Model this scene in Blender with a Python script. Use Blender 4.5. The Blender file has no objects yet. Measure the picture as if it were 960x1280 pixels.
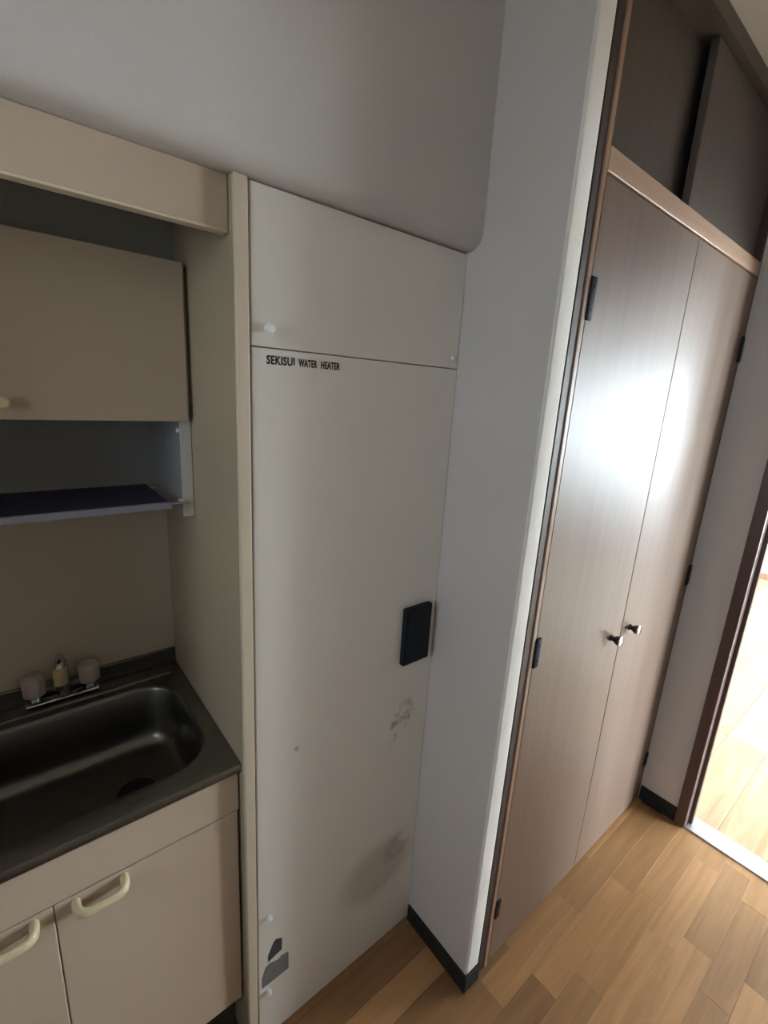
import bpy, bmesh, math, random
from mathutils import Vector, Matrix

random.seed(7)
sc = bpy.context.scene
col = sc.collection

# ------------------------------------------------------------------ camera
CAM = Vector((-0.3117, -0.7259, 1.5061))
FW = Vector((0.61815632, 0.74701196, -0.24465463))
RT = Vector((0.77827757, -0.62531528, 0.05713854))
UP = Vector((0.11030311, 0.22572976, 0.96792525))
cd = bpy.data.cameras.new('camera')
cam = bpy.data.objects.new('camera', cd)
col.objects.link(cam)
m = Matrix((RT, UP, -FW)).transposed().to_4x4()
m.translation = CAM
cam.matrix_world = m
cd.sensor_fit = 'HORIZONTAL'
cd.sensor_width = 36.0
cd.lens = 584.0 / 960.0 * 36.0
cd.clip_start = 0.02
cd.clip_end = 500
sc.camera = cam

# ------------------------------------------------------------------ light: bright overcast daylight through the next room's windows
world = bpy.data.worlds.new('overcast_sky')
sc.world = world
world.use_nodes = True
bg = world.node_tree.nodes['Background']
bg.inputs['Color'].default_value = (0.84, 0.93, 1.0, 1)
bg.inputs['Strength'].default_value = 10.0

def portal(name, loc, rot, sx, sy):
    l = bpy.data.lights.new(name, 'AREA')
    l.shape = 'RECTANGLE'
    l.size, l.size_y = sx, sy
    l.cycles.is_portal = True
    o = bpy.data.objects.new(name, l)
    o.location, o.rotation_euler = loc, rot
    col.objects.link(o)

sc.view_settings.view_transform = 'Standard'
sc.view_settings.look = 'None'
sc.view_settings.gamma = 1.0
sc.view_settings.use_curve_mapping = False
sc.view_settings.exposure = 2.68
sc.cycles.max_bounces = 16
sc.cycles.diffuse_bounces = 10
sc.cycles.glossy_bounces = 6
sc.cycles.use_denoising = True

# ------------------------------------------------------------------ dimensions (metres; floor z = 0, heater front y = 0)
W, DC = 0.471, 0.224            # heater width, closet front is at y = -DC
XR = 1.514                      # wall with the doorway
H = 2.323                       # ceiling
KD = 0.449                      # kitchen back wall
KX = -0.022                     # kitchen right inner side
KL = -0.645                     # kitchen left inner side
YC = -1.28                      # wall behind the camera
XL = -1.7                       # far end of the corridor
ROOM_X, ROOM_Y0, ROOM_Y1 = 5.2, -3.3, 1.0
JY0, JY1 = -0.390, -1.17        # doorway opening
DOOR_H = 1.90

# ------------------------------------------------------------------ materials
def new_mat(name):
    mt = bpy.data.materials.new(name)
    mt.use_nodes = True
    nt = mt.node_tree
    return mt, nt, nt.nodes['Principled BSDF']

def N(nt, t, **kw):
    n = nt.nodes.new(t)
    for k, v in kw.items():
        if k in n.inputs.keys():
            n.inputs[k].default_value = v
        else:
            setattr(n, k, v)
    return n

def coords(nt, scale=(1, 1, 1), loc=(0, 0, 0), out='Object'):
    tc = N(nt, 'ShaderNodeTexCoord')
    mp = N(nt, 'ShaderNodeMapping')
    mp.inputs['Scale'].default_value = scale
    mp.inputs['Location'].default_value = loc
    nt.links.new(tc.outputs[out], mp.inputs['Vector'])
    return mp.outputs['Vector']

def plain(name, rgb, rough=0.5, metal=0.0, var=0.06, nscale=6.0, bump=0.0, bscale=300.0, spec=0.5, coat=0.0):
    """painted or moulded surface with a slight cloudy variation and fine relief"""
    mt, nt, b = new_mat(name)
    v = coords(nt)
    no = N(nt, 'ShaderNodeTexNoise', Scale=nscale, Detail=4.0)
    nt.links.new(v, no.inputs['Vector'])
    mx = N(nt, 'ShaderNodeMix', data_type='RGBA')
    mx.inputs[6].default_value = (*[c * (1 - var) for c in rgb], 1)
    mx.inputs[7].default_value = (*[min(1, c * (1 + var)) for c in rgb], 1)
    nt.links.new(no.outputs['Fac'], mx.inputs[0])
    nt.links.new(mx.outputs[2], b.inputs['Base Color'])
    b.inputs['Roughness'].default_value = rough
    b.inputs['Metallic'].default_value = metal
    b.inputs['Specular IOR Level'].default_value = spec
    b.inputs['Coat Weight'].default_value = coat
    if bump > 0:
        n2 = N(nt, 'ShaderNodeTexNoise', Scale=bscale, Detail=3.0)
        nt.links.new(v, n2.inputs['Vector'])
        bp = N(nt, 'ShaderNodeBump', Strength=bump, Distance=0.002)
        nt.links.new(n2.outputs['Fac'], bp.inputs['Height'])
        nt.links.new(bp.outputs['Normal'], b.inputs['Normal'])
    return mt

def wood(name, dark, light, scale, rough=0.35, coat=0.0, per_object=0.0, rough_var=0.05, spec=0.5):
    """wood grain: scale is per axis, small along the grain"""
    mt, nt, b = new_mat(name)
    tc = N(nt, 'ShaderNodeTexCoord')
    oi = N(nt, 'ShaderNodeObjectInfo')
    add = N(nt, 'ShaderNodeVectorMath', operation='ADD')
    sca = N(nt, 'ShaderNodeVectorMath', operation='SCALE')
    cmb = N(nt, 'ShaderNodeCombineXYZ')
    for i in range(3):
        nt.links.new(oi.outputs['Random'], cmb.inputs[i])
    nt.links.new(cmb.outputs[0], sca.inputs[0])
    sca.inputs['Scale'].default_value = 17.0
    nt.links.new(tc.outputs['Object'], add.inputs[0])
    nt.links.new(sca.outputs[0], add.inputs[1])
    mp = N(nt, 'ShaderNodeMapping')
    mp.inputs['Scale'].default_value = scale
    nt.links.new(add.outputs[0], mp.inputs['Vector'])
    n1 = N(nt, 'ShaderNodeTexNoise', Scale=1.0, Detail=6.0, Roughness=0.6, Distortion=0.6)
    nt.links.new(mp.outputs[0], n1.inputs['Vector'])
    rp = N(nt, 'ShaderNodeValToRGB')
    rp.color_ramp.elements[0].position = 0.3
    rp.color_ramp.elements[1].position = 0.72
    rp.color_ramp.elements[0].color = (*dark, 1)
    rp.color_ramp.elements[1].color = (*light, 1)
    nt.links.new(n1.outputs['Fac'], rp.inputs[0])
    hs = N(nt, 'ShaderNodeHueSaturation')
    nt.links.new(rp.outputs[0], hs.inputs['Color'])
    if per_object:
        mr = N(nt, 'ShaderNodeMapRange')
        mr.inputs[3].default_value = 1 - per_object
        mr.inputs[4].default_value = 1 + per_object
        nt.links.new(oi.outputs['Random'], mr.inputs[0])
        nt.links.new(mr.outputs[0], hs.inputs['Value'])
    nt.links.new(hs.outputs[0], b.inputs['Base Color'])
    r = N(nt, 'ShaderNodeMapRange')
    r.inputs[3].default_value = rough - rough_var
    r.inputs[4].default_value = rough + rough_var
    nt.links.new(n1.outputs['Fac'], r.inputs[0])
    nt.links.new(r.outputs[0], b.inputs['Roughness'])
    b.inputs['Coat Weight'].default_value = coat
    b.inputs['Coat Roughness'].default_value = 0.2
    b.inputs['Specular IOR Level'].default_value = spec
    return mt

M = {}
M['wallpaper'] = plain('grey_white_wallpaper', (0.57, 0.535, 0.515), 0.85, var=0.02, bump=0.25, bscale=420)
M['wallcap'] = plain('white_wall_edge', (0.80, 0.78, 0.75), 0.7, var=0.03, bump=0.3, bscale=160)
M['room_wall'] = plain('white_room_paper', (0.84, 0.84, 0.83), 0.85, var=0.01, bump=0.2, bscale=400)
M['ceiling'] = plain('ceiling_paper', (0.66, 0.64, 0.60), 0.9, var=0.02, bump=0.2, bscale=350)
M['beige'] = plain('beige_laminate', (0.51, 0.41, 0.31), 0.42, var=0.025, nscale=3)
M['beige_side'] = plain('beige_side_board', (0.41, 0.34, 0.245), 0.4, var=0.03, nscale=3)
M['beige_edge'] = plain('beige_edge_strip', (0.62, 0.53, 0.41), 0.4, var=0.02)
M['kitchen_back'] = plain('kitchen_back_panel', (0.58, 0.50, 0.40), 0.45, var=0.04, nscale=2.5)
M['dark_void'] = plain('dark_board', (0.09, 0.09, 0.08), 0.7)
M['gap_board'] = plain('grey_gap_board', (0.30, 0.30, 0.27), 0.6)
M['cab_inside'] = plain('grey_cabinet_board', (0.30, 0.30, 0.305), 0.5, var=0.02)
M['cab_edge'] = plain('pale_cabinet_edge', (0.60, 0.58, 0.53), 0.5, var=0.02)
M['handle'] = plain('cream_handle_plastic', (0.66, 0.55, 0.36), 0.3, var=0.02)
M['toe'] = plain('toe_kick_dark', (0.07, 0.065, 0.05), 0.6)
M['chrome'] = plain('chrome', (0.62, 0.62, 0.63), 0.16, metal=1.0, var=0.02)
M['knob_white'] = plain('faucet_knob_plastic', (0.58, 0.50, 0.46), 0.4, var=0.03)
M['nozzle'] = plain('yellowed_nozzle', (0.55, 0.45, 0.25), 0.45, var=0.05, nscale=60)
M['shelf_navy'] = plain('navy_shelf_sheet', (0.035, 0.03, 0.075), 0.6, var=0.15, nscale=80)
M['shelf_rim'] = plain('grey_shelf_rim', (0.28, 0.28, 0.34), 0.4)
M['black'] = plain('black_plastic', (0.007, 0.013, 0.020), 0.6, var=0.1, spec=0.25)
M['black_hole'] = plain('drain_black', (0.008, 0.008, 0.008), 0.5)
M['ink'] = plain('black_lettering', (0.015, 0.015, 0.017), 0.6)
M['chip'] = plain('chipped_white', (0.78, 0.76, 0.72), 0.6)
M['white_plastic'] = plain('white_plastic', (0.90, 0.90, 0.92), 0.35)
M['sticker_dark'] = plain('torn_sticker_dark', (0.055, 0.065, 0.085), 0.4, var=0.3, nscale=60)
M['sticker_grey'] = plain('torn_sticker_grey', (0.20, 0.205, 0.22), 0.5, var=0.3, nscale=50)
M['vinyl_base'] = plain('dark_vinyl_baseboard', (0.016, 0.019, 0.020), 0.55, var=0.1, spec=0.3)
M['hinge'] = plain('black_hinge', (0.008, 0.012, 0.022), 0.6, spec=0.2)
M['knob_dark'] = plain('dark_knob_body', (0.10, 0.085, 0.09), 0.25, metal=0.8)
M['threshold'] = plain('threshold_metal', (0.50, 0.50, 0.54), 0.35, metal=0.6, var=0.03)
M['alu'] = plain('aluminium_sash', (0.55, 0.56, 0.57), 0.35, metal=0.9)
M['concrete'] = plain('outdoor_ground', (0.45, 0.45, 0.43), 0.9, var=0.15, nscale=0.3)
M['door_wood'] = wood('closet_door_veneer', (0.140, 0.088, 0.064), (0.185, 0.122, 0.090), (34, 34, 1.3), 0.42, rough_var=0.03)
M['frame_wood'] = wood('closet_frame_wood', (0.27, 0.155, 0.10), (0.36, 0.225, 0.15), (40, 40, 2.0), 0.4)
M['rail_wood'] = wood('closet_rail_wood', (0.38, 0.24, 0.17), (0.48, 0.32, 0.23), (2.0, 40, 40), 0.42)
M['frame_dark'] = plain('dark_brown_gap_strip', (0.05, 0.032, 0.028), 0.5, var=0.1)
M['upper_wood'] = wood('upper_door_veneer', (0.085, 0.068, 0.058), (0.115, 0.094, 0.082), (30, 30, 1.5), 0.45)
M['jamb_wood'] = wood('door_jamb_wood', (0.085, 0.05, 0.045), (0.13, 0.075, 0.065), (30, 30, 1.5), 0.33)
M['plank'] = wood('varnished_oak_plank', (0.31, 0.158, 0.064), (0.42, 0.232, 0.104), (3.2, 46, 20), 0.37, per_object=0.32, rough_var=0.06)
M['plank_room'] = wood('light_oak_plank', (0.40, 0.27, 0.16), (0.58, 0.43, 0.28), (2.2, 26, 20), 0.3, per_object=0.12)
M['subfloor'] = plain('dark_floor_joint', (0.05, 0.028, 0.015), 0.8)

# stainless steel: brushed
mt, nt, b = new_mat('stainless_steel')
v = coords(nt, (4, 160, 160))
no = N(nt, 'ShaderNodeTexNoise', Scale=3.0, Detail=4.0)
nt.links.new(v, no.inputs['Vector'])
mr = N(nt, 'ShaderNodeMapRange')
mr.inputs[3].default_value, mr.inputs[4].default_value = 0.24, 0.36
nt.links.new(no.outputs['Fac'], mr.inputs[0])
nt.links.new(mr.outputs[0], b.inputs['Roughness'])
b.inputs['Metallic'].default_value = 1.0
b.inputs['Base Color'].default_value = (0.23, 0.22, 0.20, 1)
M['steel'] = mt

# heater panel: painted metal with scuffs and an old stain (shapes of their own, in the panel's own coordinates)
def heater_mat():
    mt, nt, b = new_mat('painted_heater_panel')
    tc = N(nt, 'ShaderNodeTexCoord')
    sep = N(nt, 'ShaderNodeSeparateXYZ')
    nt.links.new(tc.outputs['Object'], sep.inputs[0])
    base = N(nt, 'ShaderNodeRGB'); base.outputs[0].default_value = (0.76, 0.725, 0.675, 1)
    cur = base.outputs[0]
    def blob(cx, cz, rx, rz, nsc, thr, colr, amt):
        nonlocal cur
        mp = N(nt, 'ShaderNodeMapping')
        mp.vector_type = 'TEXTURE'
        mp.inputs['Location'].default_value = (cx, 0, cz)
        mp.inputs['Scale'].default_value = (rx, 1, rz)
        nt.links.new(tc.outputs['Object'], mp.inputs[0])
        ln = N(nt, 'ShaderNodeVectorMath', operation='LENGTH')
        nt.links.new(mp.outputs[0], ln.inputs[0])
        fo = N(nt, 'ShaderNodeMapRange', interpolation_type='SMOOTHSTEP')
        fo.inputs[1].default_value, fo.inputs[2].default_value = 1.0, 0.45
        nt.links.new(ln.outputs['Value'], fo.inputs[0])
        nz = N(nt, 'ShaderNodeTexNoise', Scale=nsc, Detail=5.0, Roughness=0.65)
        nt.links.new(tc.outputs['Object'], nz.inputs['Vector'])
        nr = N(nt, 'ShaderNodeMapRange', interpolation_type='SMOOTHSTEP')
        nr.inputs[1].default_value, nr.inputs[2].default_value = thr, thr + 0.18
        nt.links.new(nz.outputs['Fac'], nr.inputs[0])
        mu = N(nt, 'ShaderNodeMath', operation='MULTIPLY')
        nt.links.new(fo.outputs[0], mu.inputs[0]); nt.links.new(nr.outputs[0], mu.inputs[1])
        m2 = N(nt, 'ShaderNodeMath', operation='MULTIPLY'); m2.inputs[1].default_value = amt
        nt.links.new(mu.outputs[0], m2.inputs[0])
        mx = N(nt, 'ShaderNodeMix', data_type='RGBA')
        nt.links.new(m2.outputs[0], mx.inputs[0])
        nt.links.new(cur, mx.inputs[6])
        mx.inputs[7].default_value = (*colr, 1)
        cur = mx.outputs[2]
    # object origin of the panels is at the panel's base centre: x = X - W/2, z = Z - base
    x0 = W / 2
    blob(0.335 - x0, 0.27, 0.15, 0.12, 9, 0.30, (0.40, 0.36, 0.29), 0.55)    # brown stain patch
    blob(0.40 - x0, 0.31, 0.06, 0.06, 18, 0.38, (0.28, 0.25, 0.19), 0.5)
    blob(0.36 - x0, 0.70, 0.016, 0.06, 40, 0.40, (0.24, 0.25, 0.17), 0.8)      # glue residue of an old label
    blob(0.395 - x0, 0.735, 0.035, 0.055, 45, 0.44, (0.33, 0.33, 0.25), 0.7)
    blob(0.09 - x0, 0.78, 0.008, 0.008, 90, 0.2, (0.30, 0.26, 0.2), 0.6)
    nt.links.new(cur, b.inputs['Base Color'])
    b.inputs['Roughness'].default_value = 0.42
    return mt
M['heater'] = heater_mat()
M['heater_plain'] = plain('painted_heater_upper', (0.76, 0.725, 0.675), 0.42, var=0.015, nscale=3)

# window glass: clear, and a dim one for the added fill panel
def glass(name, tint):
    mt, nt, b = new_mat(name)
    out = nt.nodes['Material Output']
    tr = N(nt, 'ShaderNodeBsdfTransparent'); tr.inputs[0].default_value = (*tint, 1)
    gl = N(nt, 'ShaderNodeBsdfGlossy'); gl.inputs['Roughness'].default_value = 0.02
    fr = N(nt, 'ShaderNodeFresnel'); fr.inputs[0].default_value = 1.45
    ms = N(nt, 'ShaderNodeMixShader')
    nt.links.new(fr.outputs[0], ms.inputs[0]); nt.links.new(tr.outputs[0], ms.inputs[1]); nt.links.new(gl.outputs[0], ms.inputs[2])
    nt.links.new(ms.outputs[0], out.inputs['Surface'])
    return mt
M['glass'] = glass('window_glass', (0.95, 0.97, 0.97))
M['fill_glass'] = glass('fill_panel_glass', (0.33, 0.34, 0.34))   # two faces: about 11 percent through

# ------------------------------------------------------------------ mesh helpers (all in world coordinates)
def add_box(bm, x0, x1, y0, y1, z0, z1, bev=0.0, seg=2):
    vs = [bm.verts.new((x, y, z)) for x in (x0, x1) for y in (y0, y1) for z in (z0, z1)]
    F = [(0, 1, 3, 2), (4, 6, 7, 5), (0, 4, 5, 1), (2, 3, 7, 6), (0, 2, 6, 4), (1, 5, 7, 3)]
    fs = [bm.faces.new([vs[i] for i in f]) for f in F]
    if bev > 0:
        es = list({e for f in fs for e in f.edges})
        bmesh.ops.bevel(bm, geom=es, offset=bev, segments=seg, affect='EDGES', profile=0.5)
    return fs

def add_lathe(bm, origin, axis, prof, seg=24, lobes=0, depth=0.0):
    """prof: list of (distance along the axis, radius)"""
    axis = Vector(axis).normalized()
    a = axis.orthogonal().normalized(); c = axis.cross(a)
    o = Vector(origin)
    rings = []
    for t, r in prof:
        ring = []
        for i in range(seg):
            th = 2 * math.pi * i / seg
            rr = r * (1 - depth * (0.5 + 0.5 * math.cos(lobes * th))) if lobes else r
            ring.append(bm.verts.new(o + axis * t + (a * math.cos(th) + c * math.sin(th)) * rr))
        rings.append(ring)
    for r0, r1 in zip(rings, rings[1:]):
        for i in range(seg):
            bm.faces.new((r0[i], r0[(i + 1) % seg], r1[(i + 1) % seg], r1[i]))
    bm.faces.new(rings[0][::-1]); bm.faces.new(rings[-1])

def add_tube(bm, pts, rad, seg=14, flat=None, up=(0, 0, 1)):
    """tube along pts; flat = (across up, across side) radius factors"""
    pts = [Vector(p) for p in pts]
    rings = []
    for i, p in enumerate(pts):
        t = (pts[min(i + 1, len(pts) - 1)] - pts[max(i - 1, 0)]).normalized()
        u = Vector(up); u = (u - t * u.dot(t))
        if u.length < 1e-4:
            u = t.orthogonal()
        u.normalize(); s = t.cross(u)
        r = rad[i] if isinstance(rad, (list, tuple)) else rad
        fu, fs = flat if flat else (1, 1)
        rings.append([bm.verts.new(p + u * math.cos(2 * math.pi * k / seg) * r * fu + s * math.sin(2 * math.pi * k / seg) * r * fs) for k in range(seg)])
    for r0, r1 in zip(rings, rings[1:]):
        for k in range(seg):
            bm.faces.new((r0[k], r0[(k + 1) % seg], r1[(k + 1) % seg], r1[k]))
    bm.faces.new(rings[0][::-1]); bm.faces.new(rings[-1])

def add_prism(bm, poly, y0, y1):
    """poly of (x, z) extruded from y0 to y1"""
    a = [bm.verts.new((x, y0, z)) for x, z in poly]
    c = [bm.verts.new((x, y1, z)) for x, z in poly]
    n = len(poly)
    bm.faces.new(a); bm.faces.new(c[::-1])
    for i in range(n):
        bm.faces.new((a[i], c[i], c[(i + 1) % n], a[(i + 1) % n]))

def wpos(o):
    v = Vector(o.location)
    while o.parent:
        o = o.parent
        v += Vector(o.location)
    return v

def obj(name, bm, mat, parent=None, smooth=None):
    bmesh.ops.recalc_face_normals(bm, faces=bm.faces[:])
    xs = [v.co.x for v in bm.verts]; ys = [v.co.y for v in bm.verts]; zs = [v.co.z for v in bm.verts]
    base = Vector(((min(xs) + max(xs)) / 2, (min(ys) + max(ys)) / 2, min(zs)))
    for v in bm.verts:
        v.co -= base
    me = bpy.data.meshes.new(name)
    bm.to_mesh(me); bm.free()
    me.materials.append(M[mat])
    if smooth is not None:
        for p in me.polygons:
            p.use_smooth = True
        me.set_sharp_from_angle(angle=math.radians(smooth))
    o = bpy.data.objects.new(name, me)
    col.objects.link(o)
    if parent:
        o.parent = parent
        o.location = base - wpos(parent)
    else:
        o.location = base
    return o

def box(name, mat, parent, x0, x1, y0, y1, z0, z1, bev=0.0, seg=2):
    bm = bmesh.new()
    add_box(bm, min(x0, x1), max(x0, x1), min(y0, y1), max(y0, y1), min(z0, z1), max(z0, z1), bev, seg)
    return obj(name, bm, mat, parent)

def tag(o, label, cat, group=None):
    o['label'] = label; o['category'] = cat
    if group:
        o['group'] = group
    return o

def struct(o, label=None, cat=None):
    o['kind'] = 'structure'
    if label:
        o['label'] = label
    if cat:
        o['category'] = cat
    return o

def empty(name, loc):
    o = bpy.data.objects.new(name, None)
    o.empty_display_size = 0.05
    o.location = loc
    col.objects.link(o)
    return o

# ------------------------------------------------------------------ the setting: shell
struct(box('wall_back', 'wallpaper', None, XL - 0.1, XR, KD + 0.012, KD + 0.10, 0, H), 'plain wall closing off the niches behind kitchenette and closet', 'wall')
struct(box('wall_kitchen', 'kitchen_back', None, KL, KX, KD, KD + 0.012, 0, 1.79), 'dull beige back panel behind the sink and wall cabinet', 'wall')
# the wall above kitchenette and heater, standing proud of them with a soft rounded lower edge
bm = bmesh.new()
RB = 0.030
prof = [(-0.036, H), (-0.036, 1.795 + RB)]
for i in range(1, 7):
    a = math.pi / 2 * i / 6
    prof.append((-0.036 + RB - RB * math.cos(a), 1.795 + RB - RB * math.sin(a)))
prof += [(KD + 0.012, 1.795), (KD + 0.012, H)]
A = [bm.verts.new((XL, y, z)) for y, z in prof]; B = [bm.verts.new((W, y, z)) for y, z in prof]
bm.faces.new(A); bm.faces.new(B[::-1])
for i in range(len(prof)):
    bm.faces.new((A[i], B[i], B[(i + 1) % len(prof)], A[(i + 1) % len(prof)]))
struct(obj('wall_above', bm, 'wallpaper', None, 40), 'grey white papered wall above the heater panel and kitchenette', 'wall')
# corridor wall left of the kitchenette, end wall, wall behind the camera
struct(box('wall_front_left', 'wallpaper', None, XL, KL - 0.022, 0.0, KD + 0.012, 0, 1.795), 'papered wall to the left of the kitchenette', 'wall')
EY0, EY1, EZ0, EZ1 = -1.10, -0.30, 1.15, 2.10        # fill-light opening added at the corridor end to brighten the partition wall
bm = bmesh.new()
add_box(bm, XL - 0.1, XL, EY1, KD + 0.012, 0, H)
add_box(bm, XL - 0.1, XL, YC, EY0, 0, H)
add_box(bm, XL - 0.1, XL, EY0, EY1, 0, EZ0)
add_box(bm, XL - 0.1, XL, EY0, EY1, EZ1, H)
struct(obj('wall_left', bm, 'wallpaper'), 'papered wall at the entrance end of the corridor', 'wall')
struct(box('wall_front', 'wallpaper', None, XL - 0.1, XR, YC - 0.1, YC, 0, H), 'papered corridor wall facing the kitchenette', 'wall')
# partition between heater niche and closet, rounded front edge with a white end face
bm = bmesh.new()
pr = [(W, KD + 0.012), (W, -DC + 0.008)]
for i in range(1, 5):
    a = math.pi / 2 * i / 4
    pr.append((W + 0.008 - 0.008 * math.cos(a), -DC + 0.008 - 0.008 * math.sin(a)))
pr += [(W + 0.044, -DC)]
for i in range(1, 5):
    a = math.pi / 2 * i / 4
    pr.append((W + 0.044 + 0.014 * math.sin(a), -DC + 0.014 - 0.014 * math.cos(a)))
pr += [(W + 0.058, KD + 0.012)]
lo = [bm.verts.new((x, y, 0)) for x, y in pr]; hi = [bm.verts.new((x, y, H)) for x, y in pr]
bm.faces.new(lo); bm.faces.new(hi[::-1])
for i in range(len(pr)):
    bm.faces.new((lo[i], hi[i], hi[(i + 1) % len(pr)], lo[(i + 1) % len(pr)]))
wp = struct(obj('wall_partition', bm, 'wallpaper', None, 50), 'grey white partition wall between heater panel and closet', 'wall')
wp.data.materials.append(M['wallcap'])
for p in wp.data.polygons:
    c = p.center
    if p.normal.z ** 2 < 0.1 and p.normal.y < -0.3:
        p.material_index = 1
# right wall with the doorway
bm = bmesh.new()
add_box(bm, XR, XR + 0.075, JY0 + 0.035, ROOM_Y1, 0, H)
add_box(bm, XR, XR + 0.075, ROOM_Y0, JY1 - 0.035, 0, H)
add_box(bm, XR, XR + 0.075, JY1 - 0.035, JY0 + 0.035, DOOR_H + 0.035, H)
struct(obj('wall_right', bm, 'wallpaper'), 'narrow papered wall between closet and doorway, with the wall over the door', 'wall')
struct(box('ceiling', 'ceiling', None, XL - 0.1, ROOM_X + 0.1, ROOM_Y0 - 0.1, ROOM_Y1 + 0.1, H, H + 0.08), 'pale papered ceiling', 'ceiling')
# the next room
struct(box('wall_room_left', 'room_wall', None, XR + 0.075, ROOM_X, ROOM_Y1, ROOM_Y1 + 0.1, 0, H), 'white wall of the bright room beyond the doorway', 'wall')
WY0, WY1, WZ0, WZ1 = -3.2, -1.85, 0.60, 1.86       # window in the far wall of the room
SX0, SX1, SZ0, SZ1 = 2.5, 4.6, 0.02, 2.0           # balcony window in the side wall
bm = bmesh.new()
add_box(bm, ROOM_X, ROOM_X + 0.1, WY1, ROOM_Y1 + 0.1, 0, H)
add_box(bm, ROOM_X, ROOM_X + 0.1, ROOM_Y0 - 0.1, WY0, 0, H)
add_box(bm, ROOM_X, ROOM_X + 0.1, WY0, WY1, 0, WZ0)
add_box(bm, ROOM_X, ROOM_X + 0.1, WY0, WY1, WZ1, H)
struct(obj('wall_room_far', bm, 'room_wall'), 'bright far wall of the next room with a dark baseboard', 'wall')
bm = bmesh.new()
add_box(bm, XR, SX0, ROOM_Y0 - 0.1, ROOM_Y0, 0, H)
add_box(bm, SX1, ROOM_X, ROOM_Y0 - 0.1, ROOM_Y0, 0, H)
add_box(bm, SX0, SX1, ROOM_Y0 - 0.1, ROOM_Y0, SZ1, H)
struct(obj('wall_room_right', bm, 'room_wall'), 'side wall of the next room with a tall balcony window', 'wall')

def window(name, axis, a0, a1, z0, z1, pos, label, glass='glass'):
    w = empty(name, ((pos, (a0 + a1) / 2, z0) if axis == 'x' else ((a0 + a1) / 2, pos, z0)))
    struct(w, label, 'window')
    def b(nm, mat, s0, s1, q0, q1, off=0.0, th=0.03):
        if axis == 'x':
            return box(nm, mat, w, pos - th / 2 + off, pos + th / 2 + off, s0, s1, q0, q1)
        return box(nm, mat, w, s0, s1, pos - th / 2 + off, pos + th / 2 + off, q0, q1)
    f = 0.035 if a1 - a0 > 0.5 else 0.012
    b('window_frame', 'alu', a0, a0 + f, z0, z1); b('window_frame', 'alu', a1 - f, a1, z0, z1)
    b('window_frame', 'alu', a0 + f, a1 - f, z0, z0 + f); b('window_frame', 'alu', a0 + f, a1 - f, z1 - f, z1)
    mid = (a0 + a1) / 2
    if a1 - a0 < 0.5:
        b('pane', glass, a0 + f, a1 - f, z0 + f, z1 - f, 0, 0.004)
        return w
    b('window_stile', 'alu', mid - 0.025, mid + 0.025, z0 + f, z1 - f)
    b('pane', glass, a0 + f, mid - 0.025, z0 + f, z1 - f, 0, 0.004)
    b('pane', glass, mid + 0.025, a1 - f, z0 + f, z1 - f, 0, 0.004)
    return w
window('window_1', 'x', WY0, WY1, WZ0, WZ1, ROOM_X + 0.05, 'sliding window in the far wall of the next room')
window('window_2', 'y', SX0, SX1, SZ0, SZ1, ROOM_Y0 - 0.05, 'tall balcony window of the next room')
window('added_fill_window', 'x', EY0, EY1, EZ0, EZ1, XL - 0.05, 'unseen dim panel added at the corridor end as fill light', 'fill_glass')
portal('sky_portal_fill', (XL - 0.11, (EY0 + EY1) / 2, (EZ0 + EZ1) / 2), (0, -math.pi / 2, 0), EZ1 - EZ0, EY1 - EY0)
portal('sky_portal_far', (ROOM_X + 0.11, (WY0 + WY1) / 2, (WZ0 + WZ1) / 2), (0, math.pi / 2, 0), WZ1 - WZ0, WY1 - WY0)
portal('sky_portal_side', ((SX0 + SX1) / 2, ROOM_Y0 - 0.11, (SZ0 + SZ1) / 2), (math.pi / 2, 0, 0), SX1 - SX0, SZ1 - SZ0)
struct(box('ground_outside', 'concrete', None, -30, 40, -40, 30, -3.2, -3.0), 'pale ground outside below the windows', 'ground')

# floors with their planks
def plank_mesh(L, Wd):
    bm = bmesh.new()
    c = 0.0005; h = 0.006
    lo = [(-L / 2, -Wd / 2), (L / 2, -Wd / 2), (L / 2, Wd / 2), (-L / 2, Wd / 2)]
    up = [(-L / 2 + c, -Wd / 2 + c), (L / 2 - c, -Wd / 2 + c), (L / 2 - c, Wd / 2 - c), (-L / 2 + c, Wd / 2 - c)]
    a = [bm.verts.new((x, y, 0)) for x, y in lo]
    b2 = [bm.verts.new((x, y, h - c * 0.6)) for x, y in lo]
    t = [bm.verts.new((x, y, h)) for x, y in up]
    bm.faces.new(a[::-1]); bm.faces.new(t)
    for i in range(4):
        j = (i + 1) % 4
        bm.faces.new((a[i], a[j], b2[j], b2[i])); bm.faces.new((b2[i], b2[j], t[j], t[i]))
    me = bpy.data.meshes.new('plank')
    bm.to_mesh(me); bm.free()
    return me

def lay(floor, mat, x0, x1, y0, y1, pitch, yref, lengths, gap):
    cache = {}
    fl = wpos(floor)
    n0 = math.floor((y0 - yref) / pitch)
    k = n0
    while yref + k * pitch < y1 - 1e-6:
        ya = max(y0, yref + k * pitch); yb = min(y1, yref + (k + 1) * pitch)
        x = x0 - random.random() * 0.3
        while x < x1 - 1e-6:
            L = random.choice(lengths)
            xa, xb = max(x, x0), min(x + L, x1)
            if xb - xa > 0.02 and yb - ya > 0.008:
                key = (round(xb - xa, 3), round(yb - ya, 3))
                if key not in cache:
                    cache[key] = plank_mesh(key[0] - gap, key[1] - gap)
                    cache[key].materials.append(M[mat])
                o = bpy.data.objects.new('plank', cache[key])
                col.objects.link(o)
                o.parent = floor
                o.location = Vector(((xa + xb) / 2, (ya + yb) / 2, -0.006)) - fl
            x += L
        k += 1

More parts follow.
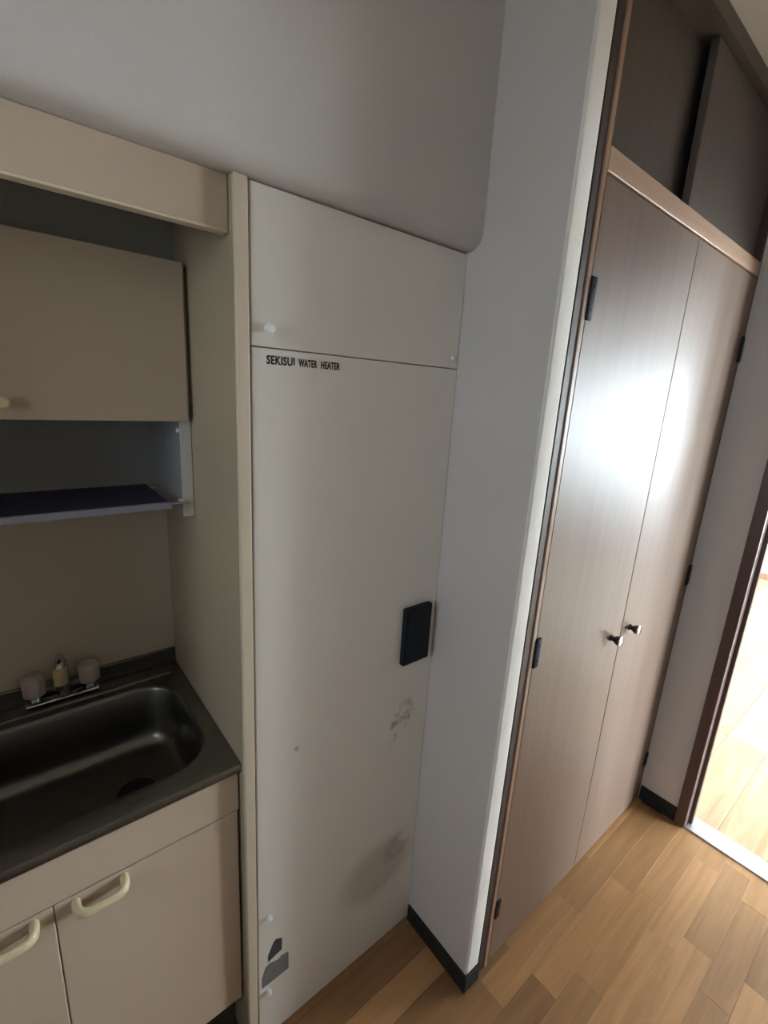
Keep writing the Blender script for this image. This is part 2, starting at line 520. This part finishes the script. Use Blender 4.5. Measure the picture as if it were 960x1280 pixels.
fl = struct(box('floor', 'subfloor', None, XL - 0.1, XR + 0.0, YC - 0.1, KD + 0.1, -0.05, -0.006), 'varnished orange brown wood plank floor of the corridor', 'floor')
lay(fl, 'plank', -0.72, XR, YC, 0.02, 0.0735, -0.2365, (0.30, 0.38, 0.38, 0.45, 0.60), 0.0006)
box('floor_strip', 'plank', fl, XL, -0.72, YC, 0.0, -0.006, 0.0)
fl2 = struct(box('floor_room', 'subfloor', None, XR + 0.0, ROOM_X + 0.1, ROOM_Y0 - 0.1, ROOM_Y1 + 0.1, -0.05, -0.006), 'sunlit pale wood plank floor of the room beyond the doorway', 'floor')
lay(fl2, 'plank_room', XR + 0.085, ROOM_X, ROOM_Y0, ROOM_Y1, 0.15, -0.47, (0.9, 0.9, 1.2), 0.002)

# baseboards
bm = bmesh.new()
add_box(bm, W - 0.006, W, -DC - 0.004, -0.004, 0, 0.056, 0.0015, 1)
add_box(bm, W - 0.006, W + 0.052, -DC - 0.006, -DC, 0, 0.056, 0.0015, 1)
struct(obj('baseboard_partition', bm, 'vinyl_base'), 'dark grey vinyl baseboard around the partition wall', 'baseboard')
struct(box('baseboard_right', 'vinyl_base', None, XR - 0.006, XR, JY0 + 0.035, -DC, 0, 0.062, 0.0015, 1), 'dark vinyl baseboard between closet and doorway', 'baseboard')
struct(box('baseboard_front', 'vinyl_base', None, XL, XR, YC, YC + 0.006, 0, 0.06), 'dark vinyl baseboard on the wall facing the kitchenette', 'baseboard')
struct(box('baseboard_room', 'frame_wood', None, ROOM_X - 0.012, ROOM_X, ROOM_Y0, ROOM_Y1, 0, 0.06), 'brown baseboard along the far wall of the bright room', 'baseboard')

# doorway: frame and threshold
d1 = struct(empty('door_1', (XR + 0.04, (JY0 + JY1) / 2, 0)), 'open doorway with a dark wooden frame into the bright room', 'doorway')
FX0, FX1 = XR - 0.012, XR + 0.087
def jamb(y0, y1, stop):
    j = box('jamb', 'jamb_wood', d1, FX0, FX1, y0, y1, 0.004, DOOR_H, 0.003, 2)
    box('door_stop', 'jamb_wood', j, XR + 0.03, XR + 0.05, stop[0], stop[1], 0.004, DOOR_H, 0.001, 1)
jamb(JY0, JY0 + 0.035, (JY0 - 0.012, JY0))
jamb(JY1 - 0.035, JY1, (JY1, JY1 + 0.012))
box('lintel', 'jamb_wood', d1, FX0, FX1, JY1 - 0.035, JY0 + 0.035, DOOR_H, DOOR_H + 0.035, 0.003, 2)
box('threshold', 'threshold', d1, XR - 0.002, XR + 0.085, JY1, JY0, -0.006, 0.005, 0.002, 2)

# ------------------------------------------------------------------ closet
cl = tag(empty('closet', ((W + XR) / 2, -DC + 0.05, 0)), 'brown built-in closet with two tall doors and dark upper cupboard', 'closet')
X0 = 0.531
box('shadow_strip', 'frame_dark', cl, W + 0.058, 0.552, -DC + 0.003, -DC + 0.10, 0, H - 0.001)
box('jamb', 'frame_wood', cl, 0.552, 0.566, -DC, -DC + 0.10, 0, H - 0.001, 0.0015, 1)
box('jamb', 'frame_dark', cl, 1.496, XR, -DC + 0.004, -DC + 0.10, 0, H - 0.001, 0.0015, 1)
box('rail', 'rail_wood', cl, 0.566, 1.496, -DC, -DC + 0.10, 1.908, 1.947, 0.002, 2)
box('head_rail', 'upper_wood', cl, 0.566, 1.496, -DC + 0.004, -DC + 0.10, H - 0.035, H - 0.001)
box('back_board', 'dark_void', cl, 0.566, 1.496, -DC + 0.095, -DC + 0.10, 0, H - 0.001)
DZ0, DZ1 = 0.012, 1.904
def hinge(door, x, z0, z1):
    bm = bmesh.new()
    add_box(bm, x - 0.009, x + 0.009, -DC - 0.004, -DC + 0.004, z0, z1, 0.002, 2)
    for q in (0.25, 0.75):
        zz = z0 + (z1 - z0) * q
        add_lathe(bm, (x + 0.001, -DC - 0.0035, zz), (0, -1, 0), [(0, 0.004), (0.001, 0.004), (0.0016, 0.002)], 10)
    h = obj('hinge', bm, 'hinge', door, 40)
    h['label'] = 'black hinge plate'
def door_knob(door, x, z):
    bm = bmesh.new()
    add_lathe(bm, (x, -DC + 0.002, z), (0, -1, 0), [(0, 0.009), (0.004, 0.009), (0.007, 0.0065), (0.012, 0.008), (0.019, 0.0125), (0.024, 0.0135), (0.025, 0.0125)], 24)
    k = obj('knob', bm, 'knob_dark', door, 35)
    k['label'] = 'round metal knob'
    bm = bmesh.new()
    add_lathe(bm, (x, -DC - 0.0235, z), (0, -1, 0), [(0, 0.0125), (0.0015, 0.0145), (0.004, 0.0145), (0.0055, 0.012), (0.006, 0.004)], 24)
    obj('knob_face', bm, 'chrome', k, 35)
for (xa, xb, hx, kx) in ((0.5675, 1.0185, 0.575, 0.957), (1.0205, 1.4945, 1.487, 1.072)):
    d = box('door', 'door_wood', cl, xa, xb, -DC + 0.001, -DC + 0.022, DZ0, DZ1, 0.002, 2)
    for z0, z1 in ((0.168, 0.226), (0.922, 0.995), (1.663, 1.739)):
        hinge(d, hx, z0, z1)
    door_knob(d, kx, 0.880)
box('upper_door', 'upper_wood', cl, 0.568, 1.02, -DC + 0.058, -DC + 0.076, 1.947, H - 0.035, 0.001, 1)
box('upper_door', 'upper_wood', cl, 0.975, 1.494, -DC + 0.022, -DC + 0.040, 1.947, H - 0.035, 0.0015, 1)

# ------------------------------------------------------------------ water heater cover
wh = tag(empty('water_heater_cover', (W / 2, 0.01, 0)), 'tall white painted metal water heater cover in the niche', 'heater cover')
up_ = box('upper_panel', 'heater_plain', wh, 0.004, W - 0.001, 0.0, 0.016, 1.5672, 1.792, 0.0015, 2)
lp = box('lower_panel', 'heater', wh, 0.004, W - 0.001, 0.0, 0.016, 0.004, 1.5656, 0.0015, 2)
box('casing', 'dark_void', wh, 0.001, W - 0.0005, 0.016, 0.10, 0, 1.792)
def screw(parent, x, z, r, h, nm, lab):
    bm = bmesh.new()
    add_lathe(bm, (x, 0.001, z), (0, -1, 0), [(0, r * 0.75), (h * 0.4, r * 0.75), (h * 0.5, r), (h * 0.85, r * 0.95), (h, r * 0.6)], 20)
    o = obj(nm, bm, 'white_plastic', parent, 35)
    o['label'] = lab
screw(up_, 0.030, 1.594, 0.0075, 0.018, 'knob', 'small white round knob')
screw(up_, 0.451, 1.588, 0.0045, 0.008, 'screw_cap', 'small white screw cap')
screw(lp, 0.028, 0.379, 0.006, 0.012, 'screw_cap', 'small white screw cap')
screw(lp, 0.026, 0.154, 0.006, 0.012, 'screw_cap', 'small white screw cap')

def lettering(text, x0, x1, z0, z1, parent):
    cu = bpy.data.curves.new('lettering', 'FONT')
    cu.body = text
    cu.size = 1.0
    cu.space_character = 1.08
    cu.offset = 0.034
    cu.resolution_u = 3
    to = bpy.data.objects.new('tmp_text', cu)
    col.objects.link(to)
    dg = bpy.context.evaluated_depsgraph_get()
    me = bpy.data.meshes.new_from_object(to.evaluated_get(dg))
    col.objects.unlink(to); bpy.data.objects.remove(to)
    xs = [v.co.x for v in me.vertices]; ys = [v.co.y for v in me.vertices]
    bm = bmesh.new(); bm.from_mesh(me)
    for v in bm.verts:
        u = (v.co.x - min(xs)) / (max(xs) - min(xs)); w = (v.co.y - min(ys)) / (max(ys) - min(ys))
        v.co = Vector((x0 + (x1 - x0) * u, -0.0004, z0 + (z1 - z0) * w))
    r = bmesh.ops.extrude_face_region(bm, geom=bm.faces[:])
    for e in r['geom']:
        if isinstance(e, bmesh.types.BMVert):
            e.co.y = 0.0006
    o = obj('lettering', bm, 'ink', parent)
    o['label'] = 'black printed words'
lettering('SEKISUI', 0.0285, 0.0785, 1.5415, 1.5555, lp)
lettering('WATER', 0.0855, 0.1215, 1.5420, 1.5545, lp)
lettering('HEATER', 0.1290, 0.1680, 1.5420, 1.5545, lp)
bm = bmesh.new()
add_prism(bm, [(0.0755, 1.5380), (0.0780, 1.5385), (0.0790, 1.5432), (0.0766, 1.5432)], -0.0007, 0.0006)
obj('paint_chip', bm, 'chip', lp)['label'] = 'white chip in the lettering'
# torn stickers near the floor
bm = bmesh.new()
add_prism(bm, [(0.026, 0.243), (0.060, 0.252), (0.0605, 0.287), (0.046, 0.296), (0.040, 0.292), (0.026, 0.262)], -0.0006, 0.0008)
obj('sticker', bm, 'sticker_dark', lp)['label'] = 'torn dark blue sticker'
bm = bmesh.new()
add_prism(bm, [(0.011, 0.174), (0.078, 0.175), (0.077, 0.229), (0.060, 0.233), (0.050, 0.228), (0.030, 0.236), (0.020, 0.232), (0.011, 0.205)], -0.0006, 0.0008)
obj('sticker', bm, 'sticker_grey', lp)['label'] = 'torn grey label'

# dark control box on the heater panel
cb = tag(box('control_box', 'black', None, 0.361, 0.444, -0.017, -0.0002, 0.886, 1.032, 0.005, 3), 'dark blue black flat control box mounted on the heater panel', 'control box')
box('lid', 'black', cb, 0.366, 0.439, -0.0185, -0.0165, 0.893, 1.026, 0.0012, 1)

# ------------------------------------------------------------------ kitchenette
dv = tag(empty('divider_board', (KX / 2, 0.2, 0)), 'upright beige divider board between sink and white heater panel', 'panel')
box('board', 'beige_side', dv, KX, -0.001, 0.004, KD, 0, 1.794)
box('edge_strip', 'beige_edge', dv, KX - 0.0005, -0.0008, -0.006, 0.004, 0, 1.794, 0.003, 3)
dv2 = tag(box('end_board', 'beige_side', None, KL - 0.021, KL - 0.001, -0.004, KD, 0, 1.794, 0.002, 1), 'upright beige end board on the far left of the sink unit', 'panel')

fa = tag(empty('fascia_panel', ((KL + KX) / 2, 0.025, 1.72)), 'deep beige fascia board above the wall cabinet', 'panel')
box('board', 'beige', fa, KL, KX - 0.0015, 0.015, 0.033, 1.7235, 1.794)
box('edge_strip', 'beige_edge', fa, KL, KX - 0.0015, 0.0145, 0.0335, 1.7195, 1.7235, 0.0012, 2)
struct(box('trim_1', 'gap_board', None, KL, KX, 0.285, 0.295, 1.60, 1.794), 'dark board closing the gap above the wall cabinet', 'board')

# base cabinet
CF = 0.019
kc = tag(empty('sink_cabinet', ((KL + KX) / 2, 0.23, 0)), 'beige base cabinet with two doors under the steel sink', 'cabinet')
bm = bmesh.new()
bx0, bx1 = KL + 0.002, KX - 0.002
add_box(bm, bx0, bx0 + 0.016, CF + 0.02, KD - 0.002, 0.16, 0.782)
add_box(bm, bx1 - 0.016, bx1, CF + 0.02, KD - 0.002, 0.16, 0.782)
add_box(bm, bx0, bx1, CF + 0.02, KD - 0.002, 0.145, 0.16)
add_box(bm, bx0, bx1, KD - 0.010, KD - 0.002, 0.16, 0.60)
obj('body', bm, 'beige_side', kc)
box('apron_panel', 'beige', kc, bx0, bx1 - 0.002, CF, CF + 0.019, 0.6865, 0.782, 0.0015, 2)
box('toe_kick', 'toe', kc, bx0, bx1, CF + 0.06, CF + 0.075, 0, 0.145)
XS = -0.331
def bow_handle(door, xa, xb, z):
    bm = bmesh.new()
    pts = []; rad = []
    n = 22
    for i in range(n + 1):
        u = i / n
        ang = math.pi * u
        # stadium: legs bend quickly, the grip stays straight
        px = (xa + xb) / 2 - (xb - xa) / 2 * math.copysign(abs(math.cos(ang)) ** 0.45, math.cos(ang))
        py = CF + 0.003 - 0.028 * abs(math.sin(ang)) ** 0.5
        pts.append((px, py, z - 0.004 * math.sin(ang)))
        rad.append(0.0078 + 0.0016 * abs(math.cos(ang)) ** 3)
    add_tube(bm, pts, rad, 12, (1.15, 0.75))
    o = obj('handle', bm, 'handle', door, 50)
    o['label'] = 'cream bow handle'
for xa, xb, hx0, hx1 in ((XS + 0.0006, KX - 0.006, -0.302, -0.231), (KL + 0.004, XS - 0.0006, -0.428, -0.357)):
    d = box('door', 'beige', kc, xa, xb, CF, CF + 0.019, 0.165, 0.6835, 0.002, 2)
    bow_handle(d, hx0, hx1, 0.668)

# sink counter: one steel sheet with a pressed basin
ZT = 0.80
def rrect(x0, x1, y0, y1, r, n=8):
    out = []
    for cx, cy, a0 in ((x1 - r, y1 - r, 0), (x0 + r, y1 - r, 90), (x0 + r, y0 + r, 180), (x1 - r, y0 + r, 270)):
        for i in range(n + 1):
            a = math.radians(a0 + 90 * i / n)
            out.append((cx + r * math.cos(a), cy + r * math.sin(a)))
    return out
sk = tag(empty('sink_counter', ((KL + KX) / 2, 0.23, 0.782)), 'dark stainless steel counter with pressed sink basin', 'sink')
BX0, BX1, BY0, BY1 = -0.60, -0.055, 0.056, 0.366
bm = bmesh.new()
loops = []
def ring(inset, z, r):
    return [bm.verts.new((x, y, z)) for x, y in rrect(BX0 + inset, BX1 - inset, BY0 + inset, BY1 - inset, max(r - inset, 0.02))]
specs = [(-0.006, ZT, 0.085), (-0.003, ZT + 0.0018, 0.085), (0.0, ZT + 0.0008, 0.085), (0.004, ZT - 0.006, 0.085), (0.010, 0.70, 0.085)]
for i in range(1, 7):
    a = math.pi / 2 * i / 6
    specs.append((0.012 + 0.040 * (1 - math.cos(a)), 0.698 - 0.040 * math.sin(a), 0.085))
specs += [(0.09, 0.655, 0.085)]
rings = [ring(*s) for s in specs]
nn = len(rings[0])
for r0, r1 in zip(rings, rings[1:]):
    for i in range(nn):
        bm.faces.new((r0[i], r0[(i + 1) % nn], r1[(i + 1) % nn], r1[i]))
bm.faces.new(rings[-1])
# deck round the basin: quads from the basin rim to the sheet's outline
oy0, oy1, ox0, ox1 = 0.012, KD - 0.001, KL + 0.001, KX - 0.001
outer = []
for v in rings[0]:
    dx, dy = v.co.x - (BX0 + BX1) / 2, v.co.y - (BY0 + BY1) / 2
    outer.append(None)
nq = nn // 4
corners = [(ox1, oy1), (ox0, oy1), (ox0, oy0), (ox1, oy0)]
cv = [bm.verts.new((x, y, ZT)) for x, y in corners]
for k in range(4):
    seg = rings[0][k * nq:(k + 1) * nq]
    for a, b2 in zip(seg, seg[1:]):
        bm.faces.new((cv[k], a, b2))
    nxt = rings[0][((k + 1) * nq) % nn]
    bm.faces.new((cv[k], seg[-1], nxt, cv[(k + 1) % 4]))
# front apron of the sheet, turned down
f0 = [bm.verts.new((x, oy0 - 0.002, ZT - 0.002)) for x in (ox0, ox1)]
f1 = [bm.verts.new((x, oy0 - 0.002, ZT - 0.018)) for x in (ox0, ox1)]
f2 = [bm.verts.new((x, oy0 + 0.006, ZT - 0.018)) for x in (ox0, ox1)]
bm.faces.new((cv[2], cv[3], f0[1], f0[0])); bm.faces.new((f0[0], f0[1], f1[1], f1[0])); bm.faces.new((f1[0], f1[1], f2[1], f2[0]))
obj('steel_sheet', bm, 'steel', sk, 50)
bm = bmesh.new()
add_tube(bm, [(ox0 + 0.01, 0.394, ZT), (-0.06, 0.394, ZT), (-0.050, 0.394, ZT + 0.0003), (-0.045, 0.394, ZT - 0.001)], [0.006, 0.006, 0.0055, 0.001], 12, (0.8, 1.0))
obj('raised_bead', bm, 'steel', sk, 60)
box('back_lip', 'steel', sk, ox0, ox1, KD - 0.009, KD - 0.001, ZT, ZT + 0.040, 0.002, 2)
bm = bmesh.new()
add_lathe(bm, (-0.172, 0.212, 0.6535), (0, 0, 1), [(0, 0.042), (0.0022, 0.042), (0.0034, 0.040), (0.0034, 0.037)], 32)
dr = obj('drain_flange', bm, 'steel', sk, 40)
bm = bmesh.new()
add_lathe(bm, (-0.172, 0.212, 0.6562), (0, 0, 1), [(0, 0.037), (0.0012, 0.037), (0.0016, 0.032)], 32)
obj('drain_cover', bm, 'black_hole', dr, 40)

# faucet
FY = 0.421
fc = tag(empty('faucet', (-0.268, FY, ZT)), 'chrome two-handle faucet with pale plastic knobs at the sink', 'faucet')
bm = bmesh.new()
add_box(bm, -0.338, -0.198, FY - 0.011, FY + 0.011, ZT, ZT + 0.009, 0.004, 3)
obj('base_plate', bm, 'chrome', fc, 40)
for x in (-0.319, -0.216):
    bm = bmesh.new()
    add_lathe(bm, (x, FY, ZT + 0.011), (0, 0, 1), [(0, 0.011), (0.006, 0.010), (0.012, 0.0075), (0.022, 0.0075)], 20)
    s = obj('valve_stem', bm, 'chrome', fc, 40)
    bm = bmesh.new()
    add_lathe(bm, (x, FY, ZT + 0.026), (0, 0, 1), [(0, 0.017), (0.004, 0.021), (0.034, 0.0225), (0.043, 0.021), (0.047, 0.016), (0.048, 0.004)], 48, lobes=8, depth=0.10)
    k = obj('handle', bm, 'knob_white', fc, 60)
    k['label'] = 'pale fluted plastic tap handle'
bm = bmesh.new()
pts = [(-0.264, FY, ZT + 0.010), (-0.264, FY, ZT + 0.05), (-0.264, FY, ZT + 0.082)]
for i in range(1, 9):
    a = math.pi * i / 8 * 0.92
    pts.append((-0.264 - 0.008 * i / 8, FY - 0.026 + 0.026 * math.cos(a), ZT + 0.088 + 0.026 * math.sin(a)))
add_tube(bm, pts, [0.013, 0.011, 0.0095] + [0.0085] * 8, 16, up=(1, 0, 0))
obj('spout', bm, 'chrome', fc, 60)
bm = bmesh.new()
e = Vector(pts[-1])
add_lathe(bm, (e.x, e.y, e.z + 0.008), (-0.02, -0.05, -1), [(0, 0.010), (0.002, 0.0125), (0.034, 0.0125), (0.036, 0.011)], 24)
nz = obj('nozzle', bm, 'nozzle', fc, 40)
nz['label'] = 'yellowed plastic nozzle'
bm = bmesh.new()
add_lathe(bm, (e.x - 0.0006, e.y - 0.0015, e.z - 0.027), (-0.02, -0.05, -1), [(0, 0.0115), (0.010, 0.0115), (0.011, 0.009)], 24)
obj('nozzle_ring', bm, 'chrome', nz, 40)

# wall cabinet with open drying shelf below
WCY = 0.209
wc = tag(empty('wall_cabinet', ((KL + KX) / 2, 0.33, 1.243)), 'beige wall cabinet with an open shelf bay above the sink', 'cabinet')
x1, x0 = KX - 0.001, KL + 0.001
sp1 = box('side_panel', 'cab_inside', wc, x1 - 0.021, x1, WCY + 0.0225, KD - 0.001, 1.243, 1.708)
sp2 = box('side_panel', 'cab_inside', wc, x0, x0 + 0.021, WCY + 0.0225, KD - 0.001, 1.243, 1.708)
for sp, xa in ((sp1, x1 - 0.021), (sp2, x0)):
    box('edge_band', 'cab_edge', sp, xa, xa + 0.021, WCY + 0.0205, WCY + 0.0225, 1.243, 1.708, 0.0006, 1)
box('bottom_board', 'cab_inside', wc, x0 + 0.021, x1 - 0.021, WCY + 0.0205, KD - 0.001, 1.437, 1.455)
box('top_board', 'cab_inside', wc, x0 + 0.021, x1 - 0.021, WCY + 0.0205, KD - 0.001, 1.690, 1.708)
box('back_board', 'cab_inside', wc, x0 + 0.021, x1 - 0.021, KD - 0.006, KD - 0.001, 1.243, 1.437)
dd = box('door', 'beige', wc, -0.3345, x1 - 0.009, WCY, WCY + 0.019, 1.434, 1.710, 0.0015, 2)
d2 = box('door', 'beige', wc, x0 + 0.002, -0.3365, WCY, WCY + 0.019, 1.434, 1.710, 0.0015, 2)
for d, x in ((dd, -0.306), (d2, -0.365)):
    bm = bmesh.new()
    add_lathe(bm, (x, WCY + 0.001, 1.461), (0, -1, 0), [(0, 0.005), (0.010, 0.005), (0.013, 0.009), (0.019, 0.010), (0.022, 0.007)], 20)
    obj('knob', bm, 'handle', d, 40)['label'] = 'small cream knob'
sh = box('shelf', 'shelf_navy', wc, x0 + 0.045, -0.074, 0.212, 0.405, 1.274, 1.280)
box('shelf_rim', 'shelf_rim', sh, x0 + 0.043, -0.071, 0.204, 0.213, 1.268, 1.281, 0.002, 2)
box('shelf_rim', 'shelf_rim', sh, x0 + 0.043, -0.071, 0.404, 0.410, 1.268, 1.281, 0.002, 2)
for y in (0.222, 0.40):
    for xa, xb in ((-0.0745, x1 - 0.020), (x0 + 0.020, x0 + 0.046)):
        bm = bmesh.new()
        add_tube(bm, [(xa, y, 1.274), (xb, y, 1.274)], 0.003, 10)
        obj('shelf_pin', bm, 'chrome', sh, 40)
bm = bmesh.new()
add_lathe(bm, (x1 - 0.021, 0.236, 1.273), (-1, 0, 0), [(0, 0.006), (0.006, 0.006), (0.007, 0.004)], 16)
obj('bracket', bm, 'white_plastic', sp1, 40)
bm = bmesh.new()
add_lathe(bm, (x1 - 0.021, 0.236, 1.415), (-1, 0, 0), [(0, 0.004), (0.004, 0.004), (0.005, 0.002)], 16)
obj('bracket', bm, 'white_plastic', sp1, 40)
